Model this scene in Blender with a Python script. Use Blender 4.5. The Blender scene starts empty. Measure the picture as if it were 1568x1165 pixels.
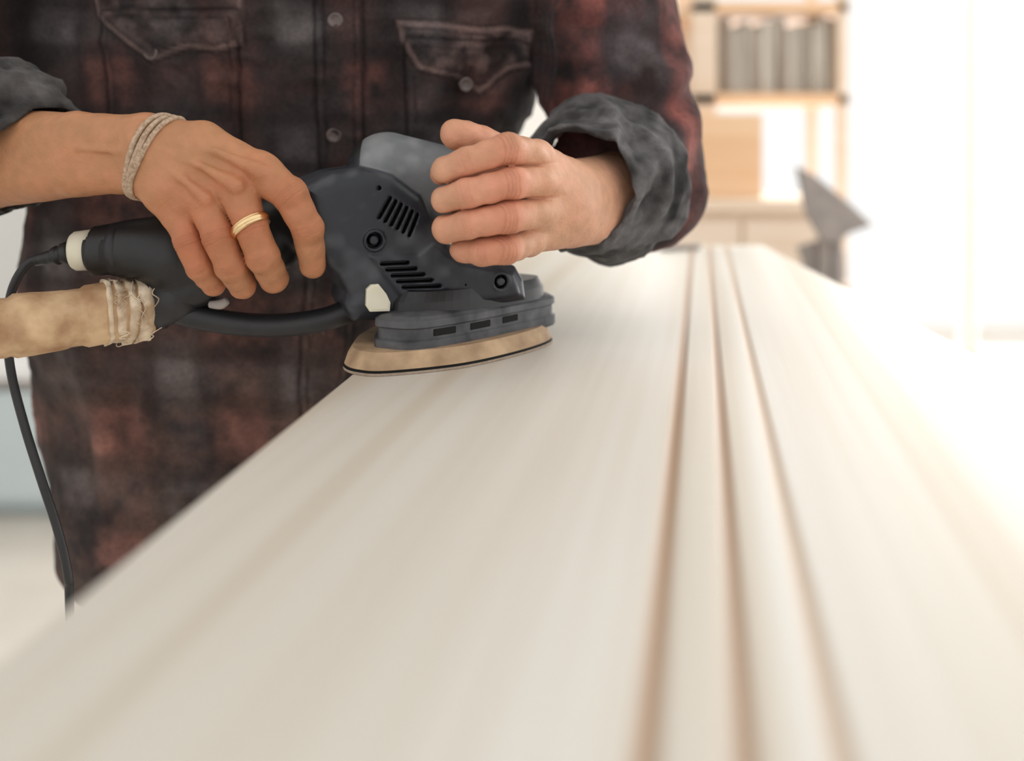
import bpy, math, numpy as np
from mathutils import Vector
F=1568.0; CAMZ=1.079
rng=np.random.RandomState(7)
def P(px,py,d): return np.array([(px-784)/F*d, d, CAMZ-(py-216)/F*d])
def R(rp,d): return rp*d/F
# ---------------------------------------------------------------- noise
TAB=rng.rand(32,32,32)
def vnoise(p,s,o=0.0):
    q=p*s+o; i=np.floor(q).astype(int); f=q-i; u=f*f*(3-2*f); r=0
    for a in (0,1):
        for b in (0,1):
            for c in (0,1):
                w=(u[:,0] if a else 1-u[:,0])*(u[:,1] if b else 1-u[:,1])*(u[:,2] if c else 1-u[:,2])
                r=r+w*TAB[(i[:,0]+a)%32,(i[:,1]+b)%32,(i[:,2]+c)%32]
    return r*2-1
# ---------------------------------------------------------------- sdf
def cone(X,Y,Z,a,b,ra,rb):
    ba=b-a; L2=float(ba@ba)+1e-12
    t=np.clip(((X-a[0])*ba[0]+(Y-a[1])*ba[1]+(Z-a[2])*ba[2])/L2,0,1)
    return np.sqrt((X-a[0]-t*ba[0])**2+(Y-a[1]-t*ba[1])**2+(Z-a[2]-t*ba[2])**2)-(ra+(rb-ra)*t)
def ell(X,Y,Z,c,r):
    x=(X-c[0])/r[0]; y=(Y-c[1])/r[1]; z=(Z-c[2])/r[2]
    k0=np.sqrt(x*x+y*y+z*z)+1e-9
    return (k0-1)*min(r)
def smin(a,b,k):
    h=np.clip(.5+.5*(b-a)/k,0,1); return b+(a-b)*h-k*h*(1-h)
def smax(a,b,k): return -smin(-a,-b,k)
def poly2(u,v,pts):
    n=len(pts); d=None; s=None
    for i in range(n):
        ax,ay=pts[i]; bx,by=pts[i-1]
        ex,ey=bx-ax,by-ay; wx=u-ax; wy=v-ay
        t=np.clip((wx*ex+wy*ey)/(ex*ex+ey*ey+1e-15),0,1)
        dd=(wx-ex*t)**2+(wy-ey*t)**2
        d=dd if d is None else np.minimum(d,dd)
        c1=(v>=ay); c2=(v<by); c3=(ex*wy>ey*wx)
        flip=(c1&c2&c3)|(~c1&~c2&~c3)
        s=flip if s is None else s^flip
    d=np.sqrt(d)
    return np.where(s,-d,d)
def surf(f,lo,hi,h):
    lo=np.array(lo,float); hi=np.array(hi,float)
    n=(np.ceil((hi-lo)/h)+1).astype(int)
    ax=[lo[i]+h*np.arange(n[i]) for i in range(3)]
    vals=np.empty(n,np.float32); B=16
    st=[list(range(0,n[i],B)) for i in range(3)]
    C=np.array([[lo[0]+h*(i+B/2),lo[1]+h*(j+B/2),lo[2]+h*(k+B/2)] for i in st[0] for j in st[1] for k in st[2]])
    cv=f(C[:,0],C[:,1],C[:,2]); Rr=B*h*.5*1.75*1.25
    q=0
    for i in st[0]:
        for j in st[1]:
            for k in st[2]:
                c=cv[q]; q+=1
                sl=(slice(i,min(i+B,n[0])),slice(j,min(j+B,n[1])),slice(k,min(k+B,n[2])))
                if abs(c)>Rr: vals[sl]=c
                else:
                    vals[sl]=f(ax[0][sl[0]][:,None,None],ax[1][sl[1]][None,:,None],ax[2][sl[2]][None,None,:])
    s=vals<0
    cnt=np.zeros(n-1,np.int8); cs=[(a,b,c) for a in(0,1) for b in(0,1) for c in(0,1)]
    for a,b,c in cs: cnt+=s[a:n[0]-1+a,b:n[1]-1+b,c:n[2]-1+c]
    I=np.argwhere((cnt>0)&(cnt<8)); N=len(I)
    idx=-np.ones(n-1,np.int64); idx[I[:,0],I[:,1],I[:,2]]=np.arange(N)
    cvv={c:vals[I[:,0]+c[0],I[:,1]+c[1],I[:,2]+c[2]].astype(float) for c in cs}
    acc=np.zeros((N,3)); w=np.zeros(N)
    for c in cs:
        for a in range(3):
            if c[a]==0:
                e=list(c); e[a]=1; e=tuple(e)
                v0=cvv[c]; v1=cvv[e]; m=(v0<0)!=(v1<0)
                t=np.where(m,v0/np.where(m,v0-v1,1),0)
                p=np.tile(np.array(c,float),(N,1)); p[:,a]=t
                acc+=p*m[:,None]; w+=m
    V=lo+(I+acc/w[:,None])*h
    Fs=[]
    for a in range(3):
        b,c=(a+1)%3,(a+2)%3
        s0=[slice(None)]*3; s1=[slice(None)]*3
        s0[a]=slice(0,n[a]-1); s1[a]=slice(1,n[a])
        A=s[tuple(s0)]; Bq=s[tuple(s1)]
        E=np.argwhere(A!=Bq)
        m=(E[:,b]>0)&(E[:,c]>0)&(E[:,b]<n[b]-1)&(E[:,c]<n[c]-1); E=E[m]
        ins=A[E[:,0],E[:,1],E[:,2]]
        def g(db,dc):
            Q=E.copy(); Q[:,b]+=db; Q[:,c]+=dc
            return idx[Q[:,0],Q[:,1],Q[:,2]]
        q4=np.stack([g(-1,-1),g(0,-1),g(0,0),g(-1,0)],1)
        q4[~ins]=q4[~ins][:,::-1]; Fs.append(q4)
    Fc=np.concatenate(Fs); Fc=Fc[(Fc>=0).all(1)]
    return V,Fc
def relax(V,Fc,it=2,l=.5):
    e=np.concatenate([Fc[:,[0,1]],Fc[:,[1,2]],Fc[:,[2,3]],Fc[:,[3,0]]])
    for _ in range(it):
        S=np.zeros_like(V); c=np.zeros(len(V))
        for k in range(3):
            S[:,k]=np.bincount(e[:,0],V[e[:,1],k],len(V))+np.bincount(e[:,1],V[e[:,0],k],len(V))
        c=np.bincount(e[:,0],minlength=len(V))+np.bincount(e[:,1],minlength=len(V))
        V=V+l*(S/np.maximum(c,1)[:,None]-V)
    return V
def normals(V,Fc):
    n=np.cross(V[Fc[:,2]]-V[Fc[:,0]],V[Fc[:,3]]-V[Fc[:,1]])
    o=np.zeros_like(V)
    for k in range(4):
        for a in range(3): o[:,a]+=np.bincount(Fc[:,k],n[:,a],len(V))
    return o/(np.linalg.norm(o,axis=1)[:,None]+1e-12)
# ---------------------------------------------------------------- object helpers
def empty(name,loc=(0,0,0)):
    o=bpy.data.objects.new(name,None); o.location=loc; o.empty_display_size=.05
    bpy.context.scene.collection.objects.link(o); return o
def mk(name,V,Fc,mat,parent=None,col=None,smooth=True,mi=None):
    me=bpy.data.meshes.new(name)
    V=np.asarray(V,float)
    me.from_pydata(V.tolist(),[],Fc.tolist() if hasattr(Fc,'tolist') else Fc); me.update()
    for m in (mat if isinstance(mat,(list,tuple)) else [mat]): me.materials.append(m)
    if mi is not None: me.polygons.foreach_set('material_index',np.array(mi,np.int32))
    if smooth: me.polygons.foreach_set('use_smooth',np.ones(len(me.polygons),bool))
    if col is not None:
        a=me.color_attributes.new('Col','FLOAT_COLOR','POINT')
        c=np.ones((len(V),4)); c[:,:3]=np.clip(col,0,1); a.data.foreach_set('color',c.ravel())
    o=bpy.data.objects.new(name,me); bpy.context.scene.collection.objects.link(o)
    if parent:
        o.parent=parent; o.matrix_parent_inverse=parent.matrix_basis.inverted()
    return o
def bevel(o,w,s=3):
    m=o.modifiers.new('bev','BEVEL'); m.width=w; m.segments=s; m.limit_method='ANGLE'; m.angle_limit=.6; return o
def box(name,lo,hi,mat,parent=None,bev=0,rot=0):
    x0,y0,z0=lo;x1,y1,z1=hi
    V=np.array([(x0,y0,z0),(x1,y0,z0),(x1,y1,z0),(x0,y1,z0),(x0,y0,z1),(x1,y0,z1),(x1,y1,z1),(x0,y1,z1)],float)
    if rot:
        c=V.mean(0); s,k=math.sin(rot),math.cos(rot); W=V-c
        V=np.stack([W[:,0]*k-W[:,2]*s,W[:,1],W[:,0]*s+W[:,2]*k],1)+c
    Fc=[(0,3,2,1),(4,5,6,7),(0,1,5,4),(1,2,6,5),(2,3,7,6),(3,0,4,7)]
    o=mk(name,V,Fc,mat,parent,smooth=False)
    if bev: bevel(o,bev)
    return o
def catmull(pts,n=8,closed=False):
    pts=np.array(pts,float); N=len(pts); out=[]
    rngN=N if closed else N-1
    for i in range(rngN):
        g=(lambda k: pts[k%N]) if closed else (lambda k: pts[min(max(k,0),N-1)])
        p0,p1,p2,p3=g(i-1),g(i),g(i+1),g(i+2)
        for j in range(n):
            t=j/n
            out.append(.5*((2*p1)+(-p0+p2)*t+(2*p0-5*p1+4*p2-p3)*t*t+(-p0+3*p1-3*p2+p3)*t**3))
    if not closed: out.append(pts[-1])
    return np.array(out)
def tube(name,pts,rad,mat,parent=None,n=8,seg=16,closed=False,flat=1.0,col=None):
    pts=np.array(pts,float); rad=np.broadcast_to(np.array(rad,float),(len(pts),))
    C=catmull(np.column_stack([pts,rad]),n,closed); p=C[:,:3]; r=C[:,3]; M=len(p)
    T=np.roll(p,-1,0)-np.roll(p,1,0)
    if not closed: T[0]=p[1]-p[0]; T[-1]=p[-1]-p[-2]
    T/=np.linalg.norm(T,axis=1)[:,None]+1e-12
    up=np.array([0,0,1.]) if abs(T[0][2])<.9 else np.array([0,1.,0])
    u=np.cross(T[0],up); u/=np.linalg.norm(u); U=[]
    for t in T:
        u=u-t*(u@t); u/=np.linalg.norm(u); U.append(u)
    U=np.array(U); W=np.cross(T,U)
    a=np.linspace(0,2*math.pi,seg,endpoint=False)
    V=(p[:,None,:]+r[:,None,None]*(np.cos(a)[None,:,None]*U[:,None,:]+flat*np.sin(a)[None,:,None]*W[:,None,:])).reshape(-1,3)
    Fc=[]
    for i in range(M if closed else M-1):
        for j in range(seg):
            k=(j+1)%seg; i2=(i+1)%M
            Fc.append((i*seg+j,i*seg+k,i2*seg+k,i2*seg+j))
    if not closed:
        Fc.append(tuple(range(seg))[::-1]); Fc.append(tuple((M-1)*seg+j for j in range(seg)))
    return mk(name,V,Fc,mat,parent)
def lathe(name,a,b,prof,mat,parent=None,seg=40,noise=0,mi=None):
    a=np.array(a,float); b=np.array(b,float); T=(b-a)/np.linalg.norm(b-a)
    up=np.array([0,0,1.]) if abs(T[2])<.9 else np.array([0,1.,0])
    U=np.cross(T,up); U/=np.linalg.norm(U); W=np.cross(T,U)
    an=np.linspace(0,2*math.pi,seg,endpoint=False); V=[]
    for t,r in prof:
        for x in an: V.append(a+T*t+r*(math.cos(x)*U+math.sin(x)*W))
    V=np.array(V); M=len(prof); Fc=[]
    for i in range(M-1):
        for j in range(seg):
            k=(j+1)%seg; Fc.append((i*seg+j,i*seg+k,(i+1)*seg+k,(i+1)*seg+j))
    Fc.append(tuple(range(seg))[::-1]); Fc.append(tuple((M-1)*seg+j for j in range(seg)))
    if noise:
        ax=a+T*((V-a)@T)[:,None]; rd=V-ax
        V=V+rd*(vnoise(V,60,3)*noise+vnoise(V,190,9)*noise*.6)[:,None]+T*(vnoise(V,70,5)*noise*.03)[:,None]
    o=mk(name,V,Fc,mat,parent)
    return o
def loft(name,levels,mats,parent=None):
    V=[];Fc=[];mi=[]; n=len(levels[0][0])
    for ol,z,_ in levels:
        for p in ol: V.append((p[0],p[1],z))
    for i in range(len(levels)-1):
        for j in range(n):
            k=(j+1)%n; Fc.append((i*n+j,i*n+k,(i+1)*n+k,(i+1)*n+j)); mi.append(levels[i][2])
    Fc.append(tuple(range(n))[::-1]); mi.append(levels[0][2])
    Fc.append(tuple((len(levels)-1)*n+j for j in range(n))); mi.append(levels[-1][2])
    return mk(name,V,Fc,mats,parent,mi=mi,smooth=False)
# ---------------------------------------------------------------- materials
def mat(name,c,rough=.5,c2=None,ns=20,stretch=(1,1,1),bump=0,bs=200,attr=False,metal=0,sss=0,rotz=0,spec=.5,detail=4,sheen=0,attrvar=.25,bdist=.001,p0=.3,p1=.7):
    m=bpy.data.materials.new(name); m.use_nodes=True; nt=m.node_tree; b=nt.nodes['Principled BSDF']
    b.inputs['Roughness'].default_value=rough; b.inputs['Metallic'].default_value=metal
    b.inputs['Specular IOR Level'].default_value=spec
    if sheen: b.inputs['Sheen Weight'].default_value=sheen; b.inputs['Sheen Roughness'].default_value=.6
    if sss:
        b.inputs['Subsurface Weight'].default_value=sss; b.inputs['Subsurface Scale'].default_value=.006
        b.inputs['Subsurface Radius'].default_value=(1,.35,.2)
    tc=nt.nodes.new('ShaderNodeTexCoord'); mp=nt.nodes.new('ShaderNodeMapping')
    mp.inputs['Scale'].default_value=stretch
    rt=nt.nodes.new('ShaderNodeVectorRotate'); rt.rotation_type='Z_AXIS'; rt.inputs['Angle'].default_value=rotz
    nt.links.new(tc.outputs['Object'],rt.inputs['Vector']); nt.links.new(rt.outputs[0],mp.inputs['Vector'])
    no=nt.nodes.new('ShaderNodeTexNoise'); no.inputs['Scale'].default_value=ns; no.inputs['Detail'].default_value=detail
    nt.links.new(mp.outputs['Vector'],no.inputs['Vector'])
    if attr:
        at=nt.nodes.new('ShaderNodeAttribute'); at.attribute_name='Col'
        mr=nt.nodes.new('ShaderNodeMapRange'); mr.inputs['To Min'].default_value=1-attrvar; mr.inputs['To Max'].default_value=1+attrvar
        nt.links.new(no.outputs['Fac'],mr.inputs['Value'])
        vm=nt.nodes.new('ShaderNodeVectorMath'); vm.operation='SCALE'
        nt.links.new(at.outputs['Color'],vm.inputs[0]); nt.links.new(mr.outputs[0],vm.inputs['Scale'])
        nt.links.new(vm.outputs[0],b.inputs['Base Color'])
    else:
        c2=c2 or tuple(min(1,x*.8) for x in c)
        cr=nt.nodes.new('ShaderNodeValToRGB'); cr.color_ramp.elements[0].position=p0; cr.color_ramp.elements[1].position=p1
        cr.color_ramp.elements[0].color=(*c2,1); cr.color_ramp.elements[1].color=(*c,1)
        nt.links.new(no.outputs['Fac'],cr.inputs['Fac']); nt.links.new(cr.outputs['Color'],b.inputs['Base Color'])
    if bump:
        n2=nt.nodes.new('ShaderNodeTexNoise'); n2.inputs['Scale'].default_value=bs; n2.inputs['Detail'].default_value=5
        nt.links.new(mp.outputs['Vector'],n2.inputs['Vector'])
        bp=nt.nodes.new('ShaderNodeBump'); bp.inputs['Strength'].default_value=bump; bp.inputs['Distance'].default_value=bdist
        nt.links.new(n2.outputs['Fac'],bp.inputs['Height']); nt.links.new(bp.outputs[0],b.inputs['Normal'])
    return m
ROTG=math.atan(.186)
M_skin=mat('skin',(0,0,0),.5,attr=True,ns=130,bump=.55,bs=420,sss=.10,spec=.38,attrvar=.14,detail=6)
M_shirt=mat('flannel',(0,0,0),.95,attr=True,ns=260,bump=.8,bs=500,spec=.08,sheen=.05,attrvar=.45,detail=6)
M_cuff=mat('flannel_reverse',(0,0,0),.95,attr=True,ns=200,bump=.8,bs=450,spec=.08,sheen=.1,attrvar=.4,detail=6)
M_tool=mat('tool_plastic',(0,0,0),.42,attr=True,ns=90,bump=.15,bs=900,attrvar=.25)
M_black=mat('black_rubber',(.02,.02,.022),.45,(.012,.012,.014),ns=40)
M_dark=mat('black_line_slot_shade',(.003,.003,.003),.9)  # near-black: the pad's black line, and painted shade for the skirt slots
M_cream=mat('cream_plastic',(.78,.74,.6),.4,(.7,.66,.52),ns=30)
M_skirt=mat('dusty_plastic',(.13,.132,.14),.6,(.020,.022,.028),ns=38,bump=.3,detail=7)
M_foam=mat('pad_foam',(.58,.41,.25),.8,(.34,.22,.13),ns=45)
M_paper=mat('sandpaper',(.42,.33,.26),.9,(.3,.23,.17),ns=300)
M_tape=mat('masking_tape',(.66,.46,.27),.7,(.36,.20,.10),ns=26,bump=.7,bs=90,detail=7,p0=.4,p1=.62)
M_cloth=mat('gauze_tape',(.80,.67,.50),.9,(.46,.32,.2),ns=60,bump=1,bs=150,detail=7,p0=.38,p1=.62)
M_gold=mat('gold',(.95,.72,.42),.2,(.85,.60,.32),metal=1)
M_rope=mat('bracelet_cord',(.62,.46,.33),.9,(.34,.23,.15),ns=400,bump=1,bs=500)
M_floor=mat('concrete_floor',(.74,.70,.64),.6,(.66,.61,.55),ns=4)
M_wall=mat('painted_wall',(.86,.86,.85),.8,(.83,.83,.82),ns=3)
M_frame=mat('window_frame_white',(.9,.9,.9),.5)
M_orange=mat('orange_wood',(.92,.64,.41),.6,(.84,.53,.31),ns=2,stretch=(1,1,14))  # shelf wood lightened so its colour stands in for window haze
M_palew=mat('birch_wood',(.92,.77,.63),.6,(.86,.68,.52),ns=2,stretch=(2,2,14))
M_grey=mat('grey_plastic',(.40,.35,.325),.7,(.28,.25,.235),ns=20)
M_book=mat('grey_sleeves',(.64,.60,.53),.8,(.34,.30,.26),ns=26,stretch=(1,1,.12))  # sleeve tones washed out likewise, haze put into the colour
M_book2=mat('brown_sleeves',(.42,.36,.30),.8,(.28,.23,.19),ns=26,stretch=(1,1,.12))
M_blue=mat('pale_blue_laminate',(.62,.70,.72),.6,(.58,.66,.68),ns=5)
M_denim=mat('dark_trousers',(.03,.03,.035),.9,(.02,.02,.024),ns=50,bump=.4)
M_hair=mat('brown_hair',(.05,.03,.02),.7,(.02,.012,.008),ns=150,stretch=(1,1,.2),bump=.8)
M_eye=mat('eye',(.8,.8,.8),.2); M_button=mat('button_horn',(.16,.12,.11),.35,(.08,.06,.056),ns=120)
M_leather=mat('boot_leather',(.12,.07,.04),.6)
def wood():
    m=bpy.data.materials.new('pale_wood'); m.use_nodes=True; nt=m.node_tree; b=nt.nodes['Principled BSDF']; L=nt.links.new
    b.inputs['Roughness'].default_value=.5; b.inputs['Specular IOR Level'].default_value=.4
    tc=nt.nodes.new('ShaderNodeTexCoord'); rt=nt.nodes.new('ShaderNodeVectorRotate'); rt.rotation_type='Z_AXIS'; rt.inputs['Angle'].default_value=ROTG
    L(tc.outputs['Object'],rt.inputs['Vector'])
    def nz(st,sc,det,dist=0):
        mp=nt.nodes.new('ShaderNodeMapping'); mp.inputs['Scale'].default_value=st; L(rt.outputs[0],mp.inputs['Vector'])
        n=nt.nodes.new('ShaderNodeTexNoise'); n.inputs['Scale'].default_value=sc; n.inputs['Detail'].default_value=det; n.inputs['Distortion'].default_value=dist
        L(mp.outputs[0],n.inputs['Vector']); return n.outputs['Fac']
    def ramp(fac,a,ca,c,cc):
        r=nt.nodes.new('ShaderNodeValToRGB'); r.color_ramp.elements[0].position=a; r.color_ramp.elements[1].position=c
        r.color_ramp.elements[0].color=(*ca,1); r.color_ramp.elements[1].color=(*cc,1); L(fac,r.inputs['Fac']); return r.outputs[0]
    def mul(a,c2):
        x=nt.nodes.new('ShaderNodeMix'); x.data_type='RGBA'; x.blend_type='MULTIPLY'; x.inputs['Factor'].default_value=1; L(a,x.inputs[6]); L(c2,x.inputs[7]); return x.outputs[2]
    A=ramp(nz((11,.7,1),1,2,.6),.35,(.665,.628,.565),.65,(.725,.708,.668))
    Bq=ramp(nz((70,1.2,1),1,3),.38,(.965,.95,.93),.58,(1,1,1))
    Cq=ramp(nz((6,.25,1),1,1,.3),.42,(.955,.94,.915),.52,(1,1,1))
    Dq=ramp(nz((14,.35,1),1,0,.5),.56,(1,1,1),.64,(.92,.87,.81))
    base=mul(mul(mul(A,Bq),Cq),Dq)
    at=nt.nodes.new('ShaderNodeAttribute'); at.attribute_name='Col'
    L(mul(base,at.outputs['Color']),b.inputs['Base Color'])
    return m
M_wood=wood()
# ---------------------------------------------------------------- workpiece table
Y0,Y1=-.35,1.765
def Xl(y): return -.126+.122*(y-.78)
def Xr(y): return .39+.045*(y-.78)
def Xg(x0,y): return x0+.186*(y-.296)
table=empty('wooden_table',(0,0.7,0))
WH=(1,1,1)
def prof(y):
    pts=[(Xl(y)+r*(1-math.cos(a)),.9-r+r*math.sin(a),WH) for r in (.005,) for a in (0,.4,.8,1.2,1.571)]
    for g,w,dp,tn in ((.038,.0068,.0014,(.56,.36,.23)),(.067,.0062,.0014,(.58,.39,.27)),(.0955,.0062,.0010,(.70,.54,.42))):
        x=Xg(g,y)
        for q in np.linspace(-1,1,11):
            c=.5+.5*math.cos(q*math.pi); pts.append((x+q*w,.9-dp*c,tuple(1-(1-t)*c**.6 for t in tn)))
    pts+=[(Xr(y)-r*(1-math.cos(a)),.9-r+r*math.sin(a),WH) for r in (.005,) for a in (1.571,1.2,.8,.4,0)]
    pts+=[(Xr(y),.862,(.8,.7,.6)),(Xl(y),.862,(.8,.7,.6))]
    return pts
V=[];Fc=[];col=[];ys=np.linspace(Y0,Y1,24)
for y in ys:
    for p in prof(y): V.append((p[0],y,p[1])); col.append(p[2])
n=len(prof(0))
for i in range(len(ys)-1):
    for j in range(n):
        k=(j+1)%n; Fc.append((i*n+j,(i+1)*n+j,(i+1)*n+k,i*n+k))
Fc.append(tuple(range(n))); Fc.append(tuple((len(ys)-1)*n+j for j in range(n))[::-1])
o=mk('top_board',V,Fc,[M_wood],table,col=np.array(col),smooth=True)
sm=np.ones(len(o.data.polygons),bool)
for i in range(len(ys)-1):
    sm[i*n+n-1]=sm[i*n+n-2]=sm[i*n+n-3]=False
sm[-1]=sm[-2]=False
o.data.polygons.foreach_set('use_smooth',sm)
for i,(lx,ly) in enumerate(((-.10,.0),(.30,.0),(.06,1.6),(.38,1.6))):
    box('leg_%d'%(i+1),(lx-.03,ly-.03,0),(lx+.03,ly+.03,.80),M_palew,table,.004)
box('apron_near',(-.14,-.02,.78),(.34,.02,.862),M_palew,table,.003)
box('apron_far',(.02,1.58,.78),(.42,1.62,.862),M_palew,table,.003)
lathe('carpenter_pencil',(.235,1.66,.9045),(.315,1.70,.9045),[(0,.0008),(.012,.004),(.013,.0045),(.085,.0045),(.086,.003)],M_grey,None,seg=8)
# ---------------------------------------------------------------- sander
sander=empty('orbital_sander',(-.05,.88,.9))
YA=math.radians(20); P0=np.array([(560-784)/F*.815,.815]); NN=np.array([math.sin(YA),-math.cos(YA)]); TT=np.array([math.cos(YA),math.sin(YA)])
def SP(px,py,off=0):
    r=np.array([(px-784)/F,1.0]); t=(P0@NN)/(r@NN)
    p=np.array([r[0]*t,t,CAMZ-(py-216)/F*t]); p[:2]-=NN*off; return p
def UV(px,py):
    p=SP(px,py); return ((p[:2]-P0)@TT,p[2])
body=[UV(*q) for q in [(466,288),(512,264),(560,256),(606,268),(648,300),(668,340),(690,372),(745,396),(795,408),(808,430),(812,462),(700,480),(590,494),(545,496),(532,470),(536,452),(522,424),(500,405),(474,378)]]
slots=[]
for i in range(6): slots.append((UV(598+8.4*i,303+5*i),UV(581+9.2*i,333+5.6*i),.0015))
for i in range(7): slots.append((UV(584+8.2*i,404+8.8*i),UV(624+12.2*i,402+9*i),.0015))
scr=[(UV(573,368),.0062),(UV(766,431),.0058),(UV(581,288),.003),(UV(712,436),.0015)]
hA=P(150,384,.845); hB=P(500,338,.865)
dome=(SP(612,266,.045),SP(688,288,.045))
def cap2(u,v,a,b):
    ex,ey=b[0]-a[0],b[1]-a[1]; t=np.clip(((u-a[0])*ex+(v-a[1])*ey)/(ex*ex+ey*ey+1e-12),0,1)
    return np.sqrt((u-a[0]-ex*t)**2+(v-a[1]-ey*t)**2)
inset=[UV(*q) for q in [(566,392),(640,392),(664,372),(700,402),(786,418),(796,452),(640,474),(612,452)]]
def f_body(X,Y,Z):
    u=(X-P0[0])*TT[0]+(Y-P0[1])*TT[1]; w=-((X-P0[0])*NN[0]+(Y-P0[1])*NN[1])
    v=Z+0*u
    d=smax(poly2(u,v,body),np.abs(w-.045)-.045,.016)
    return d,u,v,w
def f_dome(X,Y,Z): return cone(X,Y,Z,dome[0],dome[1],.034,.036)
hand_parts=[(hA,hB,.0205,.028),(P(205,384,.845),P(262,392,.845),.0225,.0235),(P(310,432,.855),P(240,458,.855),.02,.0195),
            (P(470,330,.865),P(545,330,.87),.030,.034),(P(262,400,.85),P(420,385,.85),.022,.019)]
def f_sander(X,Y,Z):
    d,u,v,w=f_body(X,Y,Z)
    pi=poly2(u,v,inset)
    d=d-.0022/(1+np.exp(np.clip(pi/.0006,-20,20)))
    h=None
    for a,b,ra,rb in hand_parts:
        c=cone(X,Y,Z,a,b,ra,rb); h=c if h is None else smin(h,c,.008)
    d=smin(d,h,.012)
    d=smin(d,f_dome(X,Y,Z),.003)
    for a,b,r in slots: d=np.maximum(d,-np.maximum(cap2(u,v,a,b)-r,np.abs(w)-.0085))
    for c,r in scr:
        q=np.sqrt((u-c[0])**2+(v-c[1])**2)
        d=np.maximum(d,-np.maximum(np.abs(q-r*.8)-.0011,np.abs(w)-.008)) if r>.004 else np.maximum(d,-np.maximum(q-r*.6,np.abs(w)-.006))
        if r>.004: d=np.minimum(d,np.maximum(np.abs(q-r*1.25)-.0012,np.abs(w-.003)-.0058))
    return d
V,Fc=surf(f_sander,(-.345,.795,.905),(.05,.965,1.095),.001)
V=relax(V,Fc,1,.35); Nn=normals(V,Fc)
dd,u,v,w=f_body(V[:,0],V[:,1],V[:,2])
col=np.tile([.014,.017,.025],(len(V),1))
dust=np.clip(vnoise(V,35)+vnoise(V,110)*.6+Nn[:,2]*.7-.2,0,1)
col+=dust[:,None]*np.array([.045,.046,.050])
isd=np.clip((dd+.0005-f_dome(V[:,0],V[:,1],V[:,2]))/.002,0,1)*(V[:,0]>P(556,0,.86)[0])
isd=isd[:,None]
col=col*(1-isd)+isd*(np.array([.14,.15,.16])+dust[:,None]*.12)
hd=np.clip((dd-.006)/.004,0,1)[:,None]*(1-isd); col=col*(1-hd)+hd*np.array([.012,.012,.013])
sl=np.full(len(V),1.)
for a,b,r in slots: sl=np.minimum(sl,cap2(u,v,a,b)-r)
for c,r in scr: sl=np.minimum(sl,np.abs(np.hypot(u-c[0],v-c[1])-r*.8)-.0011)
inn=((sl<.0003)&(w>.0022))[:,None]; col=np.where(inn,.004,col)
mk('motor_housing',V,Fc,M_tool,sander,col)
pad=catmull([(-.134,.822),(-.131,.800),(-.119,.784),(-.096,.779),(-.043,.804),(-.002,.845),(.030,.893),(.035,.925),(.015,.955),(-.03,.975),(-.08,.965),(-.115,.93),(-.133,.87)],8,True)
pc=pad.mean(0); S=lambda s,o=pad,c=pc:(o-c)*s+c
loft('sanding_pad',[(pad,.9003,2),(S(1.0),.9022,1),(S(.985),.9024,1),(S(.985),.9040,0),(S(.99),.9042,0),(S(.955),.9120,0),(S(.91),.9165,0)],[M_foam,M_dark,M_paper],sander)
sk=catmull([(-.110,.818),(-.1,.803),(-.0735,.798),(-.034,.832),(.009,.883),(.034,.915),(.038,.935),(.02,.955),(-.03,.965),(-.08,.945),(-.108,.88)],8,True); sc=sk.mean(0)
o=loft('pad_skirt',[(S(.9,sk,sc),.912,0),(S(.985,sk,sc),.9135,0),(S(1,sk,sc),.915,0),(S(1,sk,sc),.922,0),(S(.965,sk,sc),.9235,0),(S(.965,sk,sc),.9315,0),(S(.995,sk,sc),.933,0),(S(.99,sk,sc),.938,0),(S(.93,sk,sc),.941,0),(S(.75,sk,sc),.944,0)],[M_skirt],sander)
def on_outline(ol,x0,x1,z0,z1,name,mt,out=.0006,th=.004):
    seg=[p for p in ol if x0-.02<=p[0]<=x1+.02 and (p[1]-.80)<(p[0]+.12)*1.05]
    seg=sorted(seg,key=lambda p:p[0]); seg=np.array([np.interp(np.linspace(x0,x1,9),[s[0] for s in seg],[s[k] for s in seg]) for k in (0,1)]).T
    t=np.gradient(seg,axis=0); nrm=np.stack([t[:,1],-t[:,0]],1); nrm/=np.linalg.norm(nrm,axis=1)[:,None]
    V=[];n=len(seg)
    for p,q in zip(seg,nrm):
        a=p+q*out; b=p-q*th
        V+=[(a[0],a[1],z0),(a[0],a[1],z1),(b[0],b[1],z1),(b[0],b[1],z0)]
    Fc=[(0,1,2,3),tuple((n-1)*4+k for k in (3,2,1,0))]
    for i in range(n-1):
        for k in range(4): Fc.append((i*4+k,(i+1)*4+k,(i+1)*4+(k+1)%4,i*4+(k+1)%4))
    return bevel(mk(name,V,Fc,mt,sander,smooth=False),.0008,2)
fine=catmull(S(.965,sk,sc),6,True)
for i,(a,b) in enumerate(((-.062,-.045),(-.034,-.018),(-.008,.005))):
    on_outline(fine,a,b,.9250,.9308,'skirt_slot_shade_%d'%(i+1),M_dark)  # solid near-black blocks stand in for the shade inside slots
nk=catmull([(-.098,.825),(-.06,.82),(-.01,.86),(.022,.9),(.025,.93),(-.02,.95),(-.07,.94),(-.1,.88)],8,True); nc=nk.mean(0)
loft('neck_collar',[(S(1,nk,nc),.940,0),(S(.99,nk,nc),.950,0),(S(.92,nk,nc),.958,0)],[M_black],sander)
kb=[UV(*q) for q in [(560,442),(567,435),(578,434),(590,449),(596,462),(595,475),(565,476),(559,467)]]
V=[];n=len(kb)
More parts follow.
